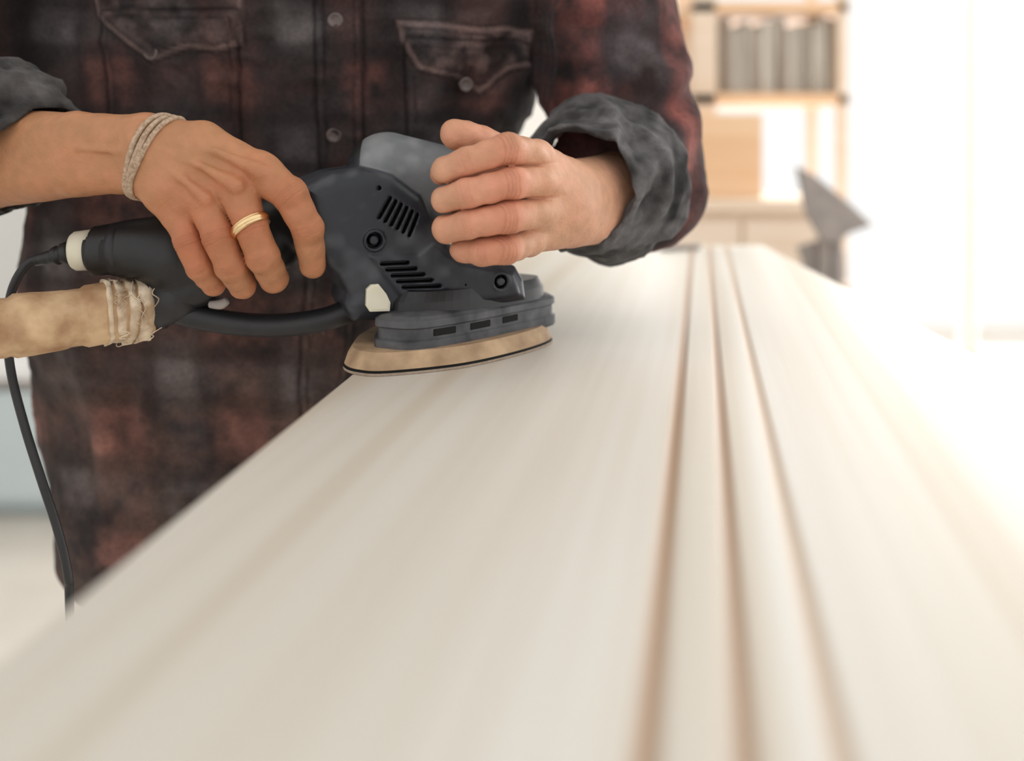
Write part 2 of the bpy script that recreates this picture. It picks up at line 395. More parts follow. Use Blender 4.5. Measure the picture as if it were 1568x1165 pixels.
for off in (-.0045,-.004,.006):
    g=1 if off>-.0045 else .82
    um=sum(k[0] for k in kb)/n; vm=sum(k[1] for k in kb)/n
    for uu,vv in kb:
        uu=um+(uu-um)*g; vv=vm+(vv-vm)*g; q=P0+TT*uu-NN*off; V.append((q[0],q[1],vv))
Fc=[tuple(range(n))]+[(i*n+j,(i+1)*n+j,(i+1)*n+(j+1)%n,i*n+(j+1)%n) for i in range(2) for j in range(n)]+[tuple(2*n+j for j in range(n))[::-1]]
mk('mode_switch',V,Fc,M_cream,sander,smooth=False)
lathe('cream_collar',P(146,382,.845),P(60,389,.845),[(0,.0150),(.0005,.0170),(.0155,.0162),(.018,.0145),(.0185,.010)],M_cream,sander)
lathe('rear_barrel',P(212,380,.845),P(140,384,.845),[(0,.0215),(.006,.0222),(.0065,.0208),(.012,.0208),(.0125,.0222),(.020,.022),(.0205,.0205),(.026,.020),(.0265,.0188),(.040,.0172),(.0405,.014)],M_black,sander)
lathe('strain_relief',P(108,386,.845),P(30,405,.845),[(0,.0095),(.006,.0092),(.0065,.0072),(.010,.0072),(.0105,.008),(.014,.0076),(.0145,.0062),(.020,.0057),(.03,.0045)],M_black,sander)
tube('power_cord',[P(85,391,.845),P(60,395,.845),P(38,408,.845),P(18,445,.842),P(11,500,.84),P(17,570,.84),P(37,650,.835),P(62,730,.83),P(88,810,.83),P(104,880,.83),P(108,960,.84),np.array([-.36,.86,.4]),np.array([-.38,.9,.1]),np.array([-.5,.9,.012]),np.array([-.9,1.1,.012])],
     [.0042,.0040,.0038]+[.0036]*12,M_black,sander,n=10)
tube('dust_channel',[P(262,470,.855),P(300,484,.855),P(360,495,.853),P(430,498,.852),P(500,488,.853),P(545,470,.858),P(585,455,.87)],[.013,.0105,.0098,.0098,.0098,.0105,.012],M_black,sander,n=8,seg=20)
lathe('dust_port',P(300,448,.855),P(205,470,.855),[(0,.016),(.015,.021),(.03,.0215),(.0305,.0235),(.038,.0235),(.0385,.021),(.052,.0205)],M_black,sander)
tube('grip_trigger',[P(322,466,.845),P(338,466,.842),P(348,460,.842)],[.003,.004,.003],M_grey,sander)
hose=empty('taped_dust_hose',tuple(P(0,500,.82)))
hs=P(230,470,.855); he=P(-260,540,.73)
prof_=[(-.002,.0188),(0,.0215)]
t=0.002; k=0
while t<.24:
    r=.0224+.0020*((k*7)%3)/2+t*.004
    prof_+=[(t,r),(t+.004,r+.0003),(t+.009+.004*(k%3),r+.0005)]; t+=.0135+.004*(k%3); k+=1
lathe('tape_wrapped_tube',hs,he,prof_,M_tape,hose,seg=72,noise=.045)
for i,(t0,t1,rr) in enumerate(((.002,.012,.0248),(.014,.021,.0258),(.023,.030,.0250),(.033,.037,.0262))):
    lathe('tape_layer_%d'%(i+1),hs,he,[(t0,.022),(t0+.0004,rr),(t0+(t1-t0)*.5,rr+.0005),(t1,rr+.0008),(t1+.0004,.022)],M_cloth,hose,seg=96,noise=.09)
T=(he-hs)/np.linalg.norm(he-hs); U=np.cross(T,[0,0,1.]); U/=np.linalg.norm(U); W=np.cross(T,U)
for i in range(26):
    a=rng.rand()*6.28; b=a+rng.uniform(.3,.9); s0=rng.rand()*.036
    pts=[]
    for j in range(4):
        x=a+(b-a)*j/3; pts.append(hs+T*(s0+rng.uniform(-.006,.004))+(.0268+rng.uniform(-.0003,.0014))*(math.cos(x)*U+math.sin(x)*W))
    tube('thread_%d'%i,pts,.0004,M_cloth,hose,n=4,seg=6)
# ---------------------------------------------------------------- man
man=empty('man',(-.28,1.13,0))
def chain(lst): return [(P(a,b,d),R(r,d)) for a,b,d,r in lst]
def fing_chain(lst,w=.94):
    c=chain(lst); o=[c[0]]
    for (a,ra),(b,rb) in zip(c[:-1],c[1:]):
        if np.linalg.norm(b-a)>.018: o.append(((a+b)/2,(ra+rb)/2*w))
        o.append((b,rb))
    return o
def fchain(X,Y,Z,ch,k=.0035):
    o=None
    for (a,ra),(b,rb) in zip(ch[:-1],ch[1:]):
        c=cone(X,Y,Z,a,b,ra,rb); o=c if o is None else smin(o,c,k)
    return o
def make_hand(palm,fingers,kp=.012,kf=.008,groove=.0013,bumps=()):
    def f(X,Y,Z):
        pd=None
        for ch in palm:
            c=fchain(X,Y,Z,ch); pd=c if pd is None else smin(pd,c,kp)
        for ch in bumps:
            pd=smin(pd,fchain(X,Y,Z,ch),.004)
        m1=None;m2=None; r=None
        for ch in fingers:
            c=fchain(X,Y,Z,ch)
            if m1 is None: m1=c; m2=c+1; r=smin(pd,c,kf)
            else:
                m2=np.minimum(m2,np.maximum(m1,c)); m1=np.minimum(m1,c); r=np.minimum(r,smin(pd,c,kf))
        wgt=np.clip((pd+.001)/.006,0,1)
        return r+groove*wgt*np.exp(-((m2-m1)/.0022)**2)*np.clip(1-(m2/.008),0,1)
    return f
def skin_mesh(name,f,lo,hi,h,joints,base,tips=(),ramp_=1.0):
    V,Fc=surf(f,lo,hi,h); V=relax(V,Fc,2,.5); Nn=normals(V,Fc)
    disp=vnoise(V,140)*.00035+vnoise(V,55)*.0006+vnoise(V,300)*.00012
    red=np.zeros(len(V)); crease=np.zeros(len(V))
    Vw=V+np.stack([vnoise(V,150,1),vnoise(V,150,4),vnoise(V,150,8)],1)*.0009
    for j,axis,s,amp in joints:
        q=Vw-j; t=q@axis; dist=np.linalg.norm(q,axis=1); g=np.exp(-(dist/(.0145*s))**6)
        for o in (-.0036,-.0013,.001,.0035):
            e=np.exp(-((t-o*s)/.0007)**2)*g; disp-=.0006*amp*e; crease+=e*amp*.6
        red+=amp*np.exp(-(dist/(.016*s))**2)
    for j,rr in tips: red+=.9*np.exp(-(np.linalg.norm(V-j,axis=1)/rr)**2)
    V=V+Nn*disp[:,None]
    red=np.clip(red,0,1)[:,None]*ramp_; crease=np.clip(crease,0,1)[:,None]; nz=(vnoise(V,45,5)*.5+vnoise(V,130,2)*.35)[:,None]
    col=np.array(base)*(1+nz*.18)
    col=col*(1-red*np.array([.0,.24,.26]))*(1-crease*np.array([.18,.30,.32])); col[:,1]*=1-.06*nz[:,0]
    return mk(name,V,Fc,M_skin,man,col)
def ax_(a,b): v=b-a; return v/np.linalg.norm(v)
A_raw=[[(398,264,.799,30),(444,298,.789,27.5),(471,350,.796,24),(479,406,.812,20.5)],
     [(362,288,.794,31),(384,346,.785,26),(401,392,.789,26),(420,427,.810,22)],
     [(316,308,.795,29),(336,362,.786,25.5),(354,406,.790,25),(371,437,.810,21)],
     [(272,318,.802,26),(289,368,.792,23),(307,408,.795,22),(327,434,.812,19)]]
A_f=[fing_chain(c) for c in A_raw]; A_k=[chain(c) for c in A_raw]
A_p=[chain([(-170,228,.93,62),(-20,222,.87,56),(120,214,.825,42),(225,213,.81,35)]),
     chain([(-170,262,.93,66),(-20,262,.87,58),(120,256,.83,45),(225,258,.815,37)]),
     chain([(225,213,.81,35),(310,222,.803,36),(398,266,.800,30)]),
     chain([(225,228,.808,34),(300,250,.798,33),(362,288,.795,30)]),
     chain([(225,245,.808,34),(272,275,.798,33),(316,308,.796,28)]),
     chain([(225,262,.812,34),(252,295,.803,33),(272,322,.802,27)]),
     chain([(235,240,.835,34),(330,285,.835,36)])]
A_b=[chain([(398,262,.782,11),(330,232,.7825,5),(265,215,.789,3)]),chain([(362,284,.777,11),(305,252,.7785,5),(255,232,.786,3)]),
     chain([(316,304,.779,10),(278,272,.7785,5),(245,246,.787,3)]),chain([(272,316,.787,9),(258,292,.786,4),(240,268,.79,3)]),
     chain([(188,232,.792,3),(120,226,.802,3.2),(40,236,.826,3)])]
A_th=chain([(240,285,.84,28),(300,345,.882,25),(365,385,.892,21),(400,395,.890,18)])
fA=make_hand(A_p,A_f+[A_th],bumps=A_b)
jA=[(ch[1][0]+np.array([0,-.006,0]),ax_(ch[0][0],ch[2][0]),1.0,1.0) for ch in A_k]+[(ch[2][0]+np.array([0,-.006,0]),ax_(ch[1][0],ch[3][0]),.75,.8) for ch in A_k]+[(ch[0][0]+np.array([0,-.012,0]),ax_(ch[0][0],ch[1][0]),1.0,.45) for ch in A_k]
skin_mesh('right_hand_and_forearm',fA,(-.60,.745,.925),(-.135,1.0,1.13),.00105,jA,(.50,.235,.118),[(ch[-1][0],.012) for ch in A_f])
B_raw=[[(822,240,.805,26),(778,229,.772,26),(715,247,.766,22.5),(682,261,.772,21),(676,266,.790,18)],
     [(834,276,.803,27),(782,280,.769,26),(715,296,.763,24),(682,305,.771,21.5),(678,308,.790,18)],
     [(828,324,.805,26),(778,332,.770,26),(715,343,.765,23),(684,350,.773,21),(680,352,.790,18)],
     [(808,368,.810,24),(775,381,.779,24),(738,386,.775,21),(710,383,.784,19),(706,383,.798,17)]]
B_f=[fing_chain(c,.93) for c in B_raw]; B_k=[chain(c) for c in B_raw]
B_p=[chain([(985,275,1.02,62),(930,290,.93,54),(875,288,.865,42),(822,244,.812,27)]),
     chain([(985,305,1.02,64),(930,318,.93,56),(872,332,.865,46),(812,362,.818,27)]),
     chain([(872,300,.865,42),(834,278,.812,27)]),chain([(872,320,.865,42),(828,322,.812,27)]),
     chain([(860,310,.85,50),(810,300,.835,40)]),chain([(800,262,.812,28),(715,272,.80,24)]),chain([(790,305,.808,28),(715,318,.797,24)]),chain([(800,345,.815,28),(725,355,.80,24)])]
B_b=[chain([(822,236,.788,9),(850,262,.815,4),(880,282,.84,3)]),chain([(836,276,.787,10),(862,290,.815,4),(885,300,.84,3)]),chain([(829,322,.79,9),(858,322,.818,4),(885,322,.84,3)])]
B_th=chain([(815,275,.85,30),(775,240,.825,28),(735,216,.806,24.5),(716,209,.80,23),(698,206,.797,24.5)])
fB=make_hand(B_p,B_f+[B_th],bumps=B_b)
jB=[(ch[1][0]+np.array([0,-.009,0]),ax_(ch[0][0],ch[2][0]),1.15,1.0) for ch in B_k]+[(ch[2][0]+np.array([0,-.009,0]),ax_(ch[1][0],ch[3][0]),.8,.6) for ch in B_k]+[(B_th[2][0]+np.array([0,0,.01]),ax_(B_th[1][0],B_th[3][0]),.9,.7)]
skin_mesh('left_hand_and_forearm',fB,(-.085,.735,.935),(.20,1.05,1.12),.00105,jB,(.63,.335,.21),[(ch[-2][0],.011) for ch in B_f]+[(B_th[-1][0],.014)],.75)
def project(f,p,off,it=12):
    p=np.array(p,float); e=1e-4
    for _ in range(it):
        v=f(p[:,0],p[:,1],p[:,2]); g=np.stack([f(p[:,0]+e*(k==0),p[:,1]+e*(k==1),p[:,2]+e*(k==2))-v for k in range(3)],1)/e
        g/=np.linalg.norm(g,axis=1)[:,None]+1e-9
        p=p-g*((v-off)*.7)[:,None]
    return p
def ring_on(f,c,axis,off,n=36,rmax=.06,wob=0):
    axis=axis/np.linalg.norm(axis); u=np.cross(axis,[0,0,1.]); u/=np.linalg.norm(u); w=np.cross(axis,u); out=[]
    rs=np.linspace(.004,rmax,240)
    for k,a in enumerate(np.linspace(0,2*math.pi,n,endpoint=False)):
        dr=math.cos(a)*u+math.sin(a)*w; o_=axis*wob*math.sin(3*a+1)
        p=c+rs[:,None]*dr+o_; v=f(p[:,0],p[:,1],p[:,2]); i=np.argmax(v>off) if (v>off).any() else 239
        out.append(p[i])
    out=np.array(out)
    for _ in range(2): out=.5*out+.25*np.roll(out,1,0)+.25*np.roll(out,-1,0)
    return out
ch=A_f[1]; rc=A_k[1][1][0]; rax=ax_(A_k[1][0][0],A_k[1][1][0])+np.array([.10,0,.10])
fing=lambda X,Y,Z: fchain(X,Y,Z,ch)
for i,(o,r) in enumerate(((-.0020,.0019),(0,.0026),(.0020,.0019))):
    tube('gold_ring_band_%d'%(i+1),ring_on(fing,rc+rax*o,rax,.0003,28,.03),r,M_gold,man,n=4,seg=14,closed=True)
for i,(cx,cy,ax,r) in enumerate(((250,240,(.85,-.26,-.42),.0023),(243,241,(.85,-.30,-.36),.0023),(257,238,(.85,-.22,-.48),.0021),(250,240,(.85,-.20,-.34),.0015))):
    pts=ring_on(fA,P(cx,cy,.82),np.array(ax,float),.0015,40,.075,.0012)
    tube('cord_bracelet_%d'%(i+1),pts,r,M_rope,man,n=4,seg=8,closed=True)
# --- shirt
zt=[.55,.65,.80,.92,1.02,1.12,1.25,1.36,1.43]
lf=[-.475,-.492,-.506,-.510,-.508,-.495,-.48,-.45,-.33]; rt=[-.12,-.112,-.106,-.104,-.05,.018,.045,.03,-.07]
fr=[1.01,1.0,.992,.985,.98,.968,.95,.96,1.0]; bk=[1.27,1.27,1.25,1.23,1.23,1.24,1.23,1.18,1.12]
def f_torso(X,Y,Z):
    l=np.interp(Z,zt,lf); r=np.interp(Z,zt,rt); a=np.interp(Z,zt,fr); b=np.interp(Z,zt,bk)
    x=np.abs((X-(l+r)/2)/((r-l)/2)); y=np.abs((Y-(a+b)/2)/((b-a)/2))
    k=(x**2.5+y**2.5+1e-9)**.4
    return smax((k-1)*(b-a)/2*.9,np.maximum(Z-1.43,.60-Z),.03)
shA=P(135,-165,1.06); elA=P(-125,222,.985); cA=P(20,232,.868); axA=np.array([.80,-.25,-.48]); axA/=np.linalg.norm(axA)
shB=P(878,-170,1.06); elB=P(976,272,1.04); wrB=P(868,310,.86); axB=ax_(elB,wrB); cB=P(905,283,.925)
def f_shirt(X,Y,Z):
    d=f_torso(X,Y,Z)
    u=smin(cone(X,Y,Z,shA,elA,.080,.066),np.maximum(cone(X,Y,Z,elA,cA,.064,.053),(X-cA[0])*axA[0]+(Y-cA[1])*axA[1]+(Z-cA[2])*axA[2]+.01),.02)
    d=smin(d,u,.03)
    u=smin(cone(X,Y,Z,shB,elB,.080,.068),np.maximum(cone(X,Y,Z,elB,cB,.066,.058),(X-cB[0])*axB[0]+(Y-cB[1])*axB[1]+(Z-cB[2])*axB[2]+.036),.02)
    return smin(d,u,.022)
V,Fc=surf(f_shirt,(-.72,.83,.58),(.25,1.30,1.46),.0028)
V=relax(V,Fc,1,.5); Nn=normals(V,Fc)
dt=f_torso(V[:,0],V[:,1],V[:,2]); istor=np.clip(1-(dt-.004)/.02,0,1)
def folds(V,s,o): 
    n_=vnoise(V,s,o); return 1-np.abs(n_)*2
Wp=V+np.stack([vnoise(V,9,1),vnoise(V,9,4),vnoise(V,9,8)],1)*.04
disp=(.007*vnoise(V,9,3)+.0058*folds(Wp*np.array([1.0,1,.55]),16,2)+.0026*folds(Wp,36,6)+.0007*vnoise(Wp,120,2))*(.45+.55*istor)
def arm_t(V,a,b): 
    ba=b-a; return ((V-a)@ba)/(ba@ba)
for a,b in ((shA,elA),(shB,elB)):
    t=arm_t(V,a,b); dist=np.abs(cone(V[:,0],V[:,1],V[:,2],a,b,.07,.07)); m=(1-istor)*np.exp(-(dist/.03)**2)
    sil=np.clip((-Nn[:,1]+.15)*1.6,.25,1)
    ph=t*18+vnoise(V,12,7)*3.0+(V[:,0]+V[:,1])*30
    sn=np.sin(ph); disp+=m*sil*.0065*(np.sign(sn)*np.abs(sn)**.8)*np.clip(t*1.3,.15,1)
D=.972
def XZ(px,py,d=D): p=P(px,py,d); return (p[0],p[2])
front=(Nn[:,1]<-.25)
Vf=V[:,[0,2]]+np.stack([vnoise(V,25,6),vnoise(V,25,9)],1)*.003
def pm(pts): return poly2(Vf[:,0],Vf[:,1],[XZ(*q) for q in pts])
flapL=pm([(145,-30),(378,-30),(376,66),(345,76),(300,72),(240,92),(205,66),(150,20)])
flapR=pm([(607,36),(815,40),(812,84),(770,102),(722,140),(690,112),(640,100),(614,62)])
pockR=pm([(622,60),(810,60),(812,235),(800,300),(640,300),(624,235)])
pockL=pm([(160,20),(370,20),(366,250),(265,280),(165,250)])
plk=pm([(497,-300),(556,-300),(552,100),(548,250),(520,520),(500,760),(450,760),(460,520),(492,250),(495,100)])
fm=front*np.clip((-Nn[:,1]-.25)*3,0,1)*istor
step=lambda d,w=.0018: 1/(1+np.exp(np.clip(d/w,-30,30)))
disp+=fm*(.0055*step(flapR)+.0055*step(flapL)+.0026*step(pockR)+.0026*step(pockL)+.0042*step(plk))
disp-=fm*(.0018*np.exp(-((plk+.005)/.0015)**2)+.0014*np.exp(-((flapR+.004)/.0013)**2)+.0014*np.exp(-((flapL+.004)/.0013)**2))
disp+=fm*(step(flapR)+step(flapL)+.4*step(pockR))*.0018*folds(Wp,60,1)
V=V+Nn*disp[:,None]
band=lambda x,p,o,w: np.clip((np.cos((x/p+o)*2*math.pi)-w)/(1-w)*1.6,0,1)
tA=arm_t(V,shA,elA); tB=arm_t(V,shB,elB)
isB=(1-istor)*(V[:,0]>-.1); isA=(1-istor)*(V[:,0]<-.3)
hx=V[:,0]*istor+isB*(V[:,0]*.9+V[:,1]*.5)+isA*V[:,0]; hz=V[:,2]+isB*(V[:,0]*.35)
hx=hx+vnoise(V,7,2)*.012+vnoise(V,22,3)*.004; hz=hz+vnoise(V,7,5)*.012+vnoise(V,22,7)*.004
rv=band(hx,.115,.30,-.1); rh=band(hz,.115,.12,0); gv=band(hx,.115,.78,.3); gh=band(hz,.115,.62,.4)
bl=np.clip(.62+.65*vnoise(V,20,3)+.45*vnoise(V,55,1)+.3*vnoise(V,130,8),0.0,1.7)
bl2=np.clip(.5+.6*vnoise(V,16,13)+.4*vnoise(V,70,5),0,1.5)
col=np.zeros((len(V),3))+np.array([.024,.019,.019])
col+=(bl*(rv*.40+rh*.40+rv*rh*.6))[:,None]*np.array([.062,.023,.018])
col+=(bl2*(gv*.35+gh*.35+gv*gh*.7))[:,None]*np.array([.050,.045,.046])
lowb=np.clip((1.0-V[:,2])/.2,0,1)*istor
col+=(lowb*bl)[:,None]*np.array([.038,.023,.017])
col+=(isB*bl*(.15+rv))[:,None]*np.array([.060,.012,.010])
col+=(isB*bl2*(1-rv))[:,None]*np.array([.018,.018,.023])
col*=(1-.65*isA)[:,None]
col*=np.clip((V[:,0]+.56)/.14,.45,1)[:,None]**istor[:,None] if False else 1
col*=np.clip(1+.45*folds(Wp*np.array([1.0,1,.55]),16,2)+.12,.55,1.5)[:,None]*.92  # fold occlusion painted into the colour: valleys darker, ridges lighter
wear=fm*(np.exp(-(flapR/.0035)**2)+np.exp(-(flapL/.0035)**2)+.9*step(flapR)*np.clip(.35+vnoise(V,70,3)+.5*vnoise(V,150,1),0,1)+.5*step(flapL)*np.clip(.3+vnoise(V,70,3)+.5*vnoise(V,150,1),0,1)+.5*np.exp(-((plk+.001)/.002)**2)*np.clip(vnoise(V,60,2),0,1))
col+=wear[:,None]*np.array([.105,.070,.063])
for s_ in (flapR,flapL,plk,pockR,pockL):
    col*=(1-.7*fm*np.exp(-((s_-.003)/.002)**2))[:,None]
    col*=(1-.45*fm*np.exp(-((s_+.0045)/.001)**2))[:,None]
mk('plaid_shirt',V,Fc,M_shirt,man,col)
def button(px,py,name):
    p=project(f_shirt,[P(px,py,.97)],.0065)[0]; e=1e-3
    g=np.array([f_shirt(*(p+e*np.eye(3)[k]))-f_shirt(*p) for k in range(3)]); g/=np.linalg.norm(g)
    lathe(name,p-g*.003,p+g,[(0,.0068),(.005,.0072),(.0065,.0070),(.0068,.0056),(.0060,.0045),(.0060,.001)],M_button,man,seg=24)
for i,(x,y) in enumerate(((517,30),(512,206),(503,375),(487,520),(722,133),(240,80))): button(x,y,'shirt_button_%d'%(i+1))
def cuff(name,c,axis,Rr,L,th,tint,fl=1.0,taper=.0036):
    axis=axis/np.linalg.norm(axis)
    def f(X,Y,Z):
        s=(X-c[0])*axis[0]+(Y-c[1])*axis[1]+(Z-c[2])*axis[2]
        r=np.sqrt(np.maximum((X-c[0])**2+(Y-c[1])**2+(Z-c[2])**2-s*s,0))
        rr=Rr-taper*np.clip(s/L,-1.2,1.2)
        d1=smax(np.abs(r-rr)-th,np.abs(s)-L,.006)
        d2=smax(np.abs(r-(rr+.0045))-th*.9,np.abs(s+L*.35)-L*.55,.005)
        return smin(d1,d2,.002)
    m=Rr+L+.02
    V,Fc=surf(f,c-m,c+m,.0021); V=relax(V,Fc,1,.5); Nn=normals(V,Fc)
    Wp=V+np.stack([vnoise(V,20,1),vnoise(V,20,4),vnoise(V,20,8)],1)*.014
    s=(V-c)@axis; rad=V-c-s[:,None]*axis; rad/=np.linalg.norm(rad,axis=1)[:,None]+1e-9
    fo=folds(Wp,28,3)
    V=V+rad*(fl*(.007*vnoise(V,18,2)+.0055*fo+.0022*folds(Wp,65,5)))[:,None]+axis*(.008*vnoise(V,16,9))[:,None]
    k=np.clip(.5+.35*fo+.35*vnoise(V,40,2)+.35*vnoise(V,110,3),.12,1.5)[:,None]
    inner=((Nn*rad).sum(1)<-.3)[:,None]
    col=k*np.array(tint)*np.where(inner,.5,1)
    mk(name,V,Fc,M_cuff,man,col)
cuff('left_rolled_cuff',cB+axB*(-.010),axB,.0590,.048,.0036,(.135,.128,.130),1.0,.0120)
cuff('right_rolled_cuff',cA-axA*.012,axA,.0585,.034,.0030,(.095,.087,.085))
def f_tr(X,Y,Z):
    d=cone(X,Y,Z,np.array([-.38,1.13,.80]),np.array([-.385,1.14,.45]),.100,.075)
    d=smin(d,cone(X,Y,Z,np.array([-.385,1.14,.45]),np.array([-.39,1.17,.10]),.075,.062),.02)
    e=cone(X,Y,Z,np.array([-.22,1.13,.80]),np.array([-.215,1.13,.45]),.100,.075)
    e=smin(e,cone(X,Y,Z,np.array([-.215,1.13,.45]),np.array([-.21,1.17,.10]),.075,.062),.02)
    return np.maximum(smin(d,e,.012),.05-Z)
V,Fc=surf(f_tr,(-.52,.99,.03),(-.08,1.28,.94),.006); V=relax(V,Fc,1)
V=V+normals(V,Fc)*(.004*vnoise(V,18,2)+.003*folds(V,30,3))[:,None]
mk('trousers',V,Fc,M_denim,man)
def f_bt(X,Y,Z):
    o=None
    for x in (-.39,-.21):
        c=smin(cone(X,Y,Z,np.array([x,1.19,.05]),np.array([x,1.0,.04]),.046,.040),cone(X,Y,Z,np.array([x,1.175,.06]),np.array([x,1.17,.14]),.048,.05),.02)
        o=c if o is None else np.minimum(o,c)
    return smax(o,.002-Z,.008)
V,Fc=surf(f_bt,(-.47,.93,-.01),(-.13,1.27,.22),.005); mk('boots',relax(V,Fc,1),Fc,M_leather,man)
hc=np.array([-.19,.95,1.575]); pit=math.radians(28)
def hw(p):
    p=np.array(p,float); c,s=math.cos(pit),math.sin(pit); return np.array([p[0]+hc[0],p[1]*c+p[2]*s+hc[1],-p[1]*s+p[2]*c+hc[2]])
def hl(X,Y,Z):
    y=Y-hc[1]; z=Z-hc[2]; c,s=math.cos(pit),math.sin(pit); return X-hc[0],y*c-z*s,y*s+z*c
A3=lambda *v: np.array(v,float)
def f_head(X,Y,Z):
    x,y,z=hl(X,Y,Z)
    d=ell(x,y,z,(0,.01,.03),(.076,.096,.092))
    d=smin(d,ell(x,y,z,(0,-.025,-.045),(.060,.066,.072)),.03)
    d=smin(d,cone(x,y,z,A3(0,-.075,-.088),A3(0,-.07,-.085),.020,.02),.02)
    d=smin(d,cone(x,y,z,A3(0,-.092,.012),A3(0,-.112,-.026),.007,.011),.010)
    for s in (-1,1):
        d=smin(d,cone(x,y,z,A3(s*.012,-.098,-.030),A3(s*.010,-.1,-.030),.006,.006),.006)
        d=smin(d,cone(x,y,z,A3(s*.015,-.088,.030),A3(s*.045,-.072,.030),.007,.007),.012)
        d=smax(d,-ell(x,y,z,(s*.032,-.098,.012),(.015,.016,.011)),.008)
        e=smax(ell(x,y,z,(s*.080,.012,-.005),(.010,.02,.032)),-ell(x,y,z,(s*.088,.006,-.003),(.007,.011,.02)),.004)
        d=smin(d,e,.008)
    d=smin(d,cone(x,y,z,A3(-.018,-.088,-.055),A3(.018,-.088,-.055),.006,.006),.006)
    d=smax(d,-cone(x,y,z,A3(-.020,-.096,-.0555),A3(.020,-.096,-.0555),.0015,.0015),.003)
    n=cone(X,Y,Z,hw((0,.03,-.03)),A3(-.21,1.06,1.40),.056,.064)
    return smin(d,n,.02)
V,Fc=surf(f_head,(-.31,.80,1.38),(-.07,1.14,1.74),.0032); V=relax(V,Fc,1)
mk('head_and_neck',V,Fc,M_skin,man,np.tile([.56,.30,.19],(len(V),1)))
def f_hair(X,Y,Z):
    x,y,z=hl(X,Y,Z)
    d=ell(x,y,z,(0,.018,.042),(.086,.104,.096))
    d=smax(d,-(cone(x,y,z,A3(0,-.12,.0),A3(0,-.16,.0),.085,.09)),.01)
    return smax(d,-(z+.045)-np.clip(y,0,.1)*.3,.01)
V,Fc=surf(f_hair,(-.31,.80,1.44),(-.07,1.14,1.76),.004); V=relax(V,Fc,1)
V=V+normals(V,Fc)*(.003*folds(V,60,3))[:,None]
mk('short_hair',V,Fc,M_hair,man)
for s in (-1,1):
    c=hw((s*.032,-.078,.012)); lathe('eye_%s'%('l' if s>0 else 'r'),c+A3(0,.011,0),c-A3(0,.1,0),[(0,.002)]+[(.011-.011*math.cos(a),.011*math.sin(a)) for a in np.linspace(.3,2.9,10)],M_eye,man,seg=20)
pts=[A3(-.21,1.05,1.42)+A3(.078*math.cos(a),.075*math.sin(a),.012*math.sin(a)) for a in np.linspace(0,2*math.pi,16,endpoint=False)]
o=tube('shirt_collar',pts,.022,M_denim,man,n=4,seg=12,closed=True,flat=.5)
# ---------------------------------------------------------------- room
box('floor',(-4,-2.5,-.06),(4,6,0),M_floor)
box('ceiling',(-4,.2,2.9),(4,6,2.98),M_wall)
box('wall_left',(-4.08,-2.5,0),(-4,6,2.9),M_wall)
wb=empty('wall_back',(0,5.1,0))
box('wall_segment',(-4,5.05,0),(.55,5.15,2.9),M_wall,wb)
box('lintel',(.55,5.05,2.6),(4,5.15,2.9),M_wall,wb)
w1=empty('window_1',(2.2,5.1,0))
for i,x in enumerate((.55,3.95)): box('mullion_%d'%(i+1),(x,5.07,0),(x+.05,5.12,2.6),M_frame,w1,.004)
box('mullion_3',(2.27,5.07,0),(2.305,5.12,2.6),M_frame,w1,.004)
for i,z in enumerate((.0,2.55)): box('rail_%d'%(i+1),(.6,5.07,z),(3.95,5.12,z+.05),M_frame,w1,.004)
w2=empty('window_2',(4,2,0))
for i,y in enumerate((-.6,.9,2.4,3.9,4.95)): box('mullion_%d'%(i+1),(3.97,y,0),(4.03,y+.06,2.9),M_frame,w2,.004)
for i,z in enumerate((.0,2.6)): box('rail_%d'%(i+1),(3.98,-.54,z),(4.02,4.95,z+.05),M_frame,w2,.004)
V=[];Fc=[];nx=60
for i in range(nx):
    x=2.15+.05*i/nx; y=4.9+.03*math.sin(i*.55)
    V+=[(x,y,.05),(x,y,2.65)]
for i in range(nx-1): Fc.append((2*i,2*i+2,2*i+3,2*i+1))
mk('curtain',V,Fc,mat('curtain_linen',(.90,.87,.82),.9,(.87,.84,.79)))
sh=empty('shelving_unit',(.76,3.1,0))
for i,(x,y) in enumerate(((.53,3.0),(.53,3.3),(.955,3.0),(.955,3.3))): box('post_%d'%(i+1),(x,y,0),(x+(.07 if i<2 else .03),y+.03,2.1),M_palew,sh,.003)
for i,z in enumerate((.25,.62,1.185,1.455,1.85)): box('shelf_%d'%(i+1),(.53,3.0,z),(.99,3.33,z+.034),M_orange,sh,.003)
x=.625
k=0
while x<.955:
    w_=rng.uniform(.014,.03); h_=rng.uniform(.185,.225)
    box('sanding_sleeve_%d'%k,(x,3.03,1.2195),(x+w_,3.2,1.2195+h_),M_book if k%3 else M_book2,sh,.003,rot=rng.uniform(-.03,.03)); x+=w_+.001; k+=1
cr=empty('storage_crate',(.6,2.9,.93))
ca=empty('wooden_cabinet',(.6,2.85,0))
box('carcass',(.36,2.6,.06),(.80,2.98,.90),M_palew,ca,.004)
box('worktop',(.33,2.57,.90),(.83,2.99,.93),M_palew,ca,.004)
for i in range(2): box('door_%d'%(i+1),(.37+.215*i,2.585,.10),(.575+.215*i,2.6,.88),M_palew,ca,.003)
box('plinth',(.38,2.62,0),(.78,2.96,.06),M_palew,ca)
z0=.9305
box('bottom',(.47,2.7,z0),(.66,2.95,z0+.012),M_orange,cr,.002)
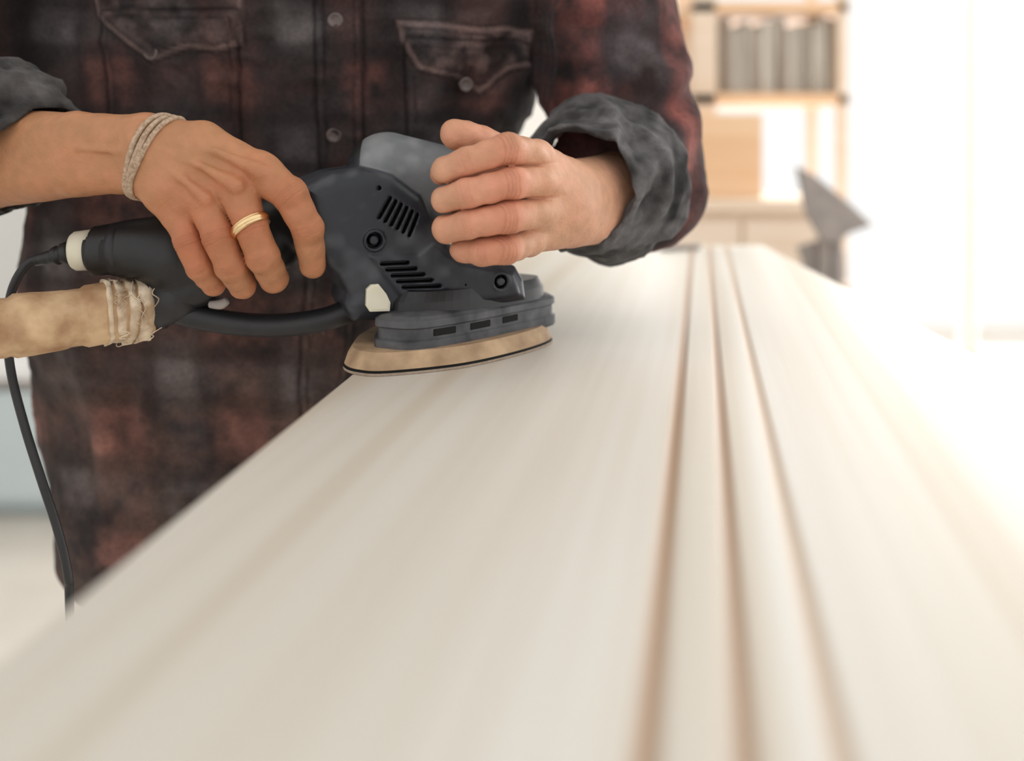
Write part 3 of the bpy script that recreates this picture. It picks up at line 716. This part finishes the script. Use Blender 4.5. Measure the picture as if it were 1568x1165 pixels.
for nme,lo_,hi_ in (('side_front',(.47,2.7,z0+.012),(.66,2.712,z0+.22)),('side_back',(.47,2.938,z0+.012),(.66,2.95,z0+.22)),('side_l',(.47,2.712,z0+.012),(.482,2.938,z0+.22)),('side_r',(.648,2.712,z0+.012),(.66,2.938,z0+.22))):
    box(nme,lo_,hi_,M_orange,cr,.002)
fc=empty('folding_chair',(.72,2.25,0))
V=[P(1220,254,2.3),P(1248,268,2.3),P(1305,314,2.3),P(1337,345,2.3),P(1300,358,2.3),P(1284,372,2.3),P(1258,366,2.3),P(1236,330,2.3)]
V2=[p+np.array([.0,.02,0]) for p in V]; n=len(V)
bevel(mk('backrest',V+V2,[tuple(range(n))]+[tuple(n+j for j in range(n))[::-1]]+[(j,n+j,n+(j+1)%n,(j+1)%n) for j in range(n)],M_grey,fc,smooth=False),.004)
p=P(1256,380,2.3)
V=[P(1222,378,2.36),P(1262,366,2.36),P(1294,384,2.36),P(1296,430,2.36),P(1240,430,2.36)]; V2=[q+np.array([.0,.02,0]) for q in V]; n=len(V)
bevel(mk('back_support',V+V2,[tuple(range(n))]+[tuple(n+j for j in range(n))[::-1]]+[(j,n+j,n+(j+1)%n,(j+1)%n) for j in range(n)],M_grey,fc,smooth=False),.004)
tube('back_tube_1',[P(1250,330,2.34),P(1262,380,2.35),(p[0]+.02,2.37,.45),(p[0]+.05,2.38,.01)],.014,M_grey,fc)
tube('back_tube_2',[P(1285,350,2.34),P(1280,400,2.35),(p[0]+.06,2.37,.45),(p[0]+.0,2.6,.01)],.014,M_grey,fc)
box('seat',(p[0]-.16,2.22,.44),(p[0]+.2,2.58,.465),M_grey,fc,.008)
for i,(a,b) in enumerate(((-.14,2.24),(-.14,2.55),(.18,2.24))): tube('leg_%d'%(i+1),[(p[0]+a,b,.44),(p[0]+a*1.1,b,.2),(p[0]+a*1.15,b,.01)],.012,M_grey,fc)
lb=empty('low_storage_bench',(-1.7,3.2,0))
box('bench_top',(-2.8,2.9,.40),(-.9,3.5,.43),M_frame,lb,.004)
box('drawer_bank',(-2.78,2.93,.04),(-.92,3.48,.40),M_blue,lb,.004)
box('dark_edge_strip',(-2.79,2.91,.375),(-.91,2.93,.40),M_grey,lb,.002)  # grey strip forming a dark line along the bench top edge
for i,x in enumerate((-2.77,-2.15,-1.53)): box('drawer_front_%d'%(i+1),(x,2.915,.06),(x+.60,2.93,.365),M_blue,lb,.003)
box('kickboard',(-2.7,2.98,0),(-1.0,3.44,.04),M_blue,lb)
# ---------------------------------------------------------------- light
W_=bpy.data.worlds.new('world'); bpy.context.scene.world=W_; W_.use_nodes=True
bg=W_.node_tree.nodes['Background']; bg.inputs[0].default_value=(1,.99,.97,1); bg.inputs[1].default_value=1.08
def area(name,loc,target,sx,sy,e,c):
    l=bpy.data.lights.new(name,'AREA'); l.shape='RECTANGLE'; l.size=sx; l.size_y=sy; l.energy=e; l.color=c
    o=bpy.data.objects.new(name,l); o.location=loc; o.rotation_euler=(Vector(target)-Vector(loc)).to_track_quat('-Z','Y').to_euler()
    bpy.context.scene.collection.objects.link(o); return o
area('window_light_back',(2.2,5.3,1.6),(.2,.8,1.0),3.2,2.4,215,(1,.975,.93))
area('window_light_right',(4.3,1.8,1.7),(0,.8,1.0),3.5,2.4,45,(.93,.98,1))
cam=bpy.data.cameras.new('camera'); co=bpy.data.objects.new('camera',cam); bpy.context.scene.collection.objects.link(co)
co.location=(0,0,CAMZ); co.rotation_euler=(math.pi/2,0,0); cam.lens=36; cam.sensor_width=36; cam.shift_y=-.2337; cam.clip_start=.02
cam.dof.use_dof=True; cam.dof.focus_distance=.81; cam.dof.aperture_fstop=2.3
bpy.context.scene.camera=co
bpy.context.scene.view_settings.view_transform='Standard'
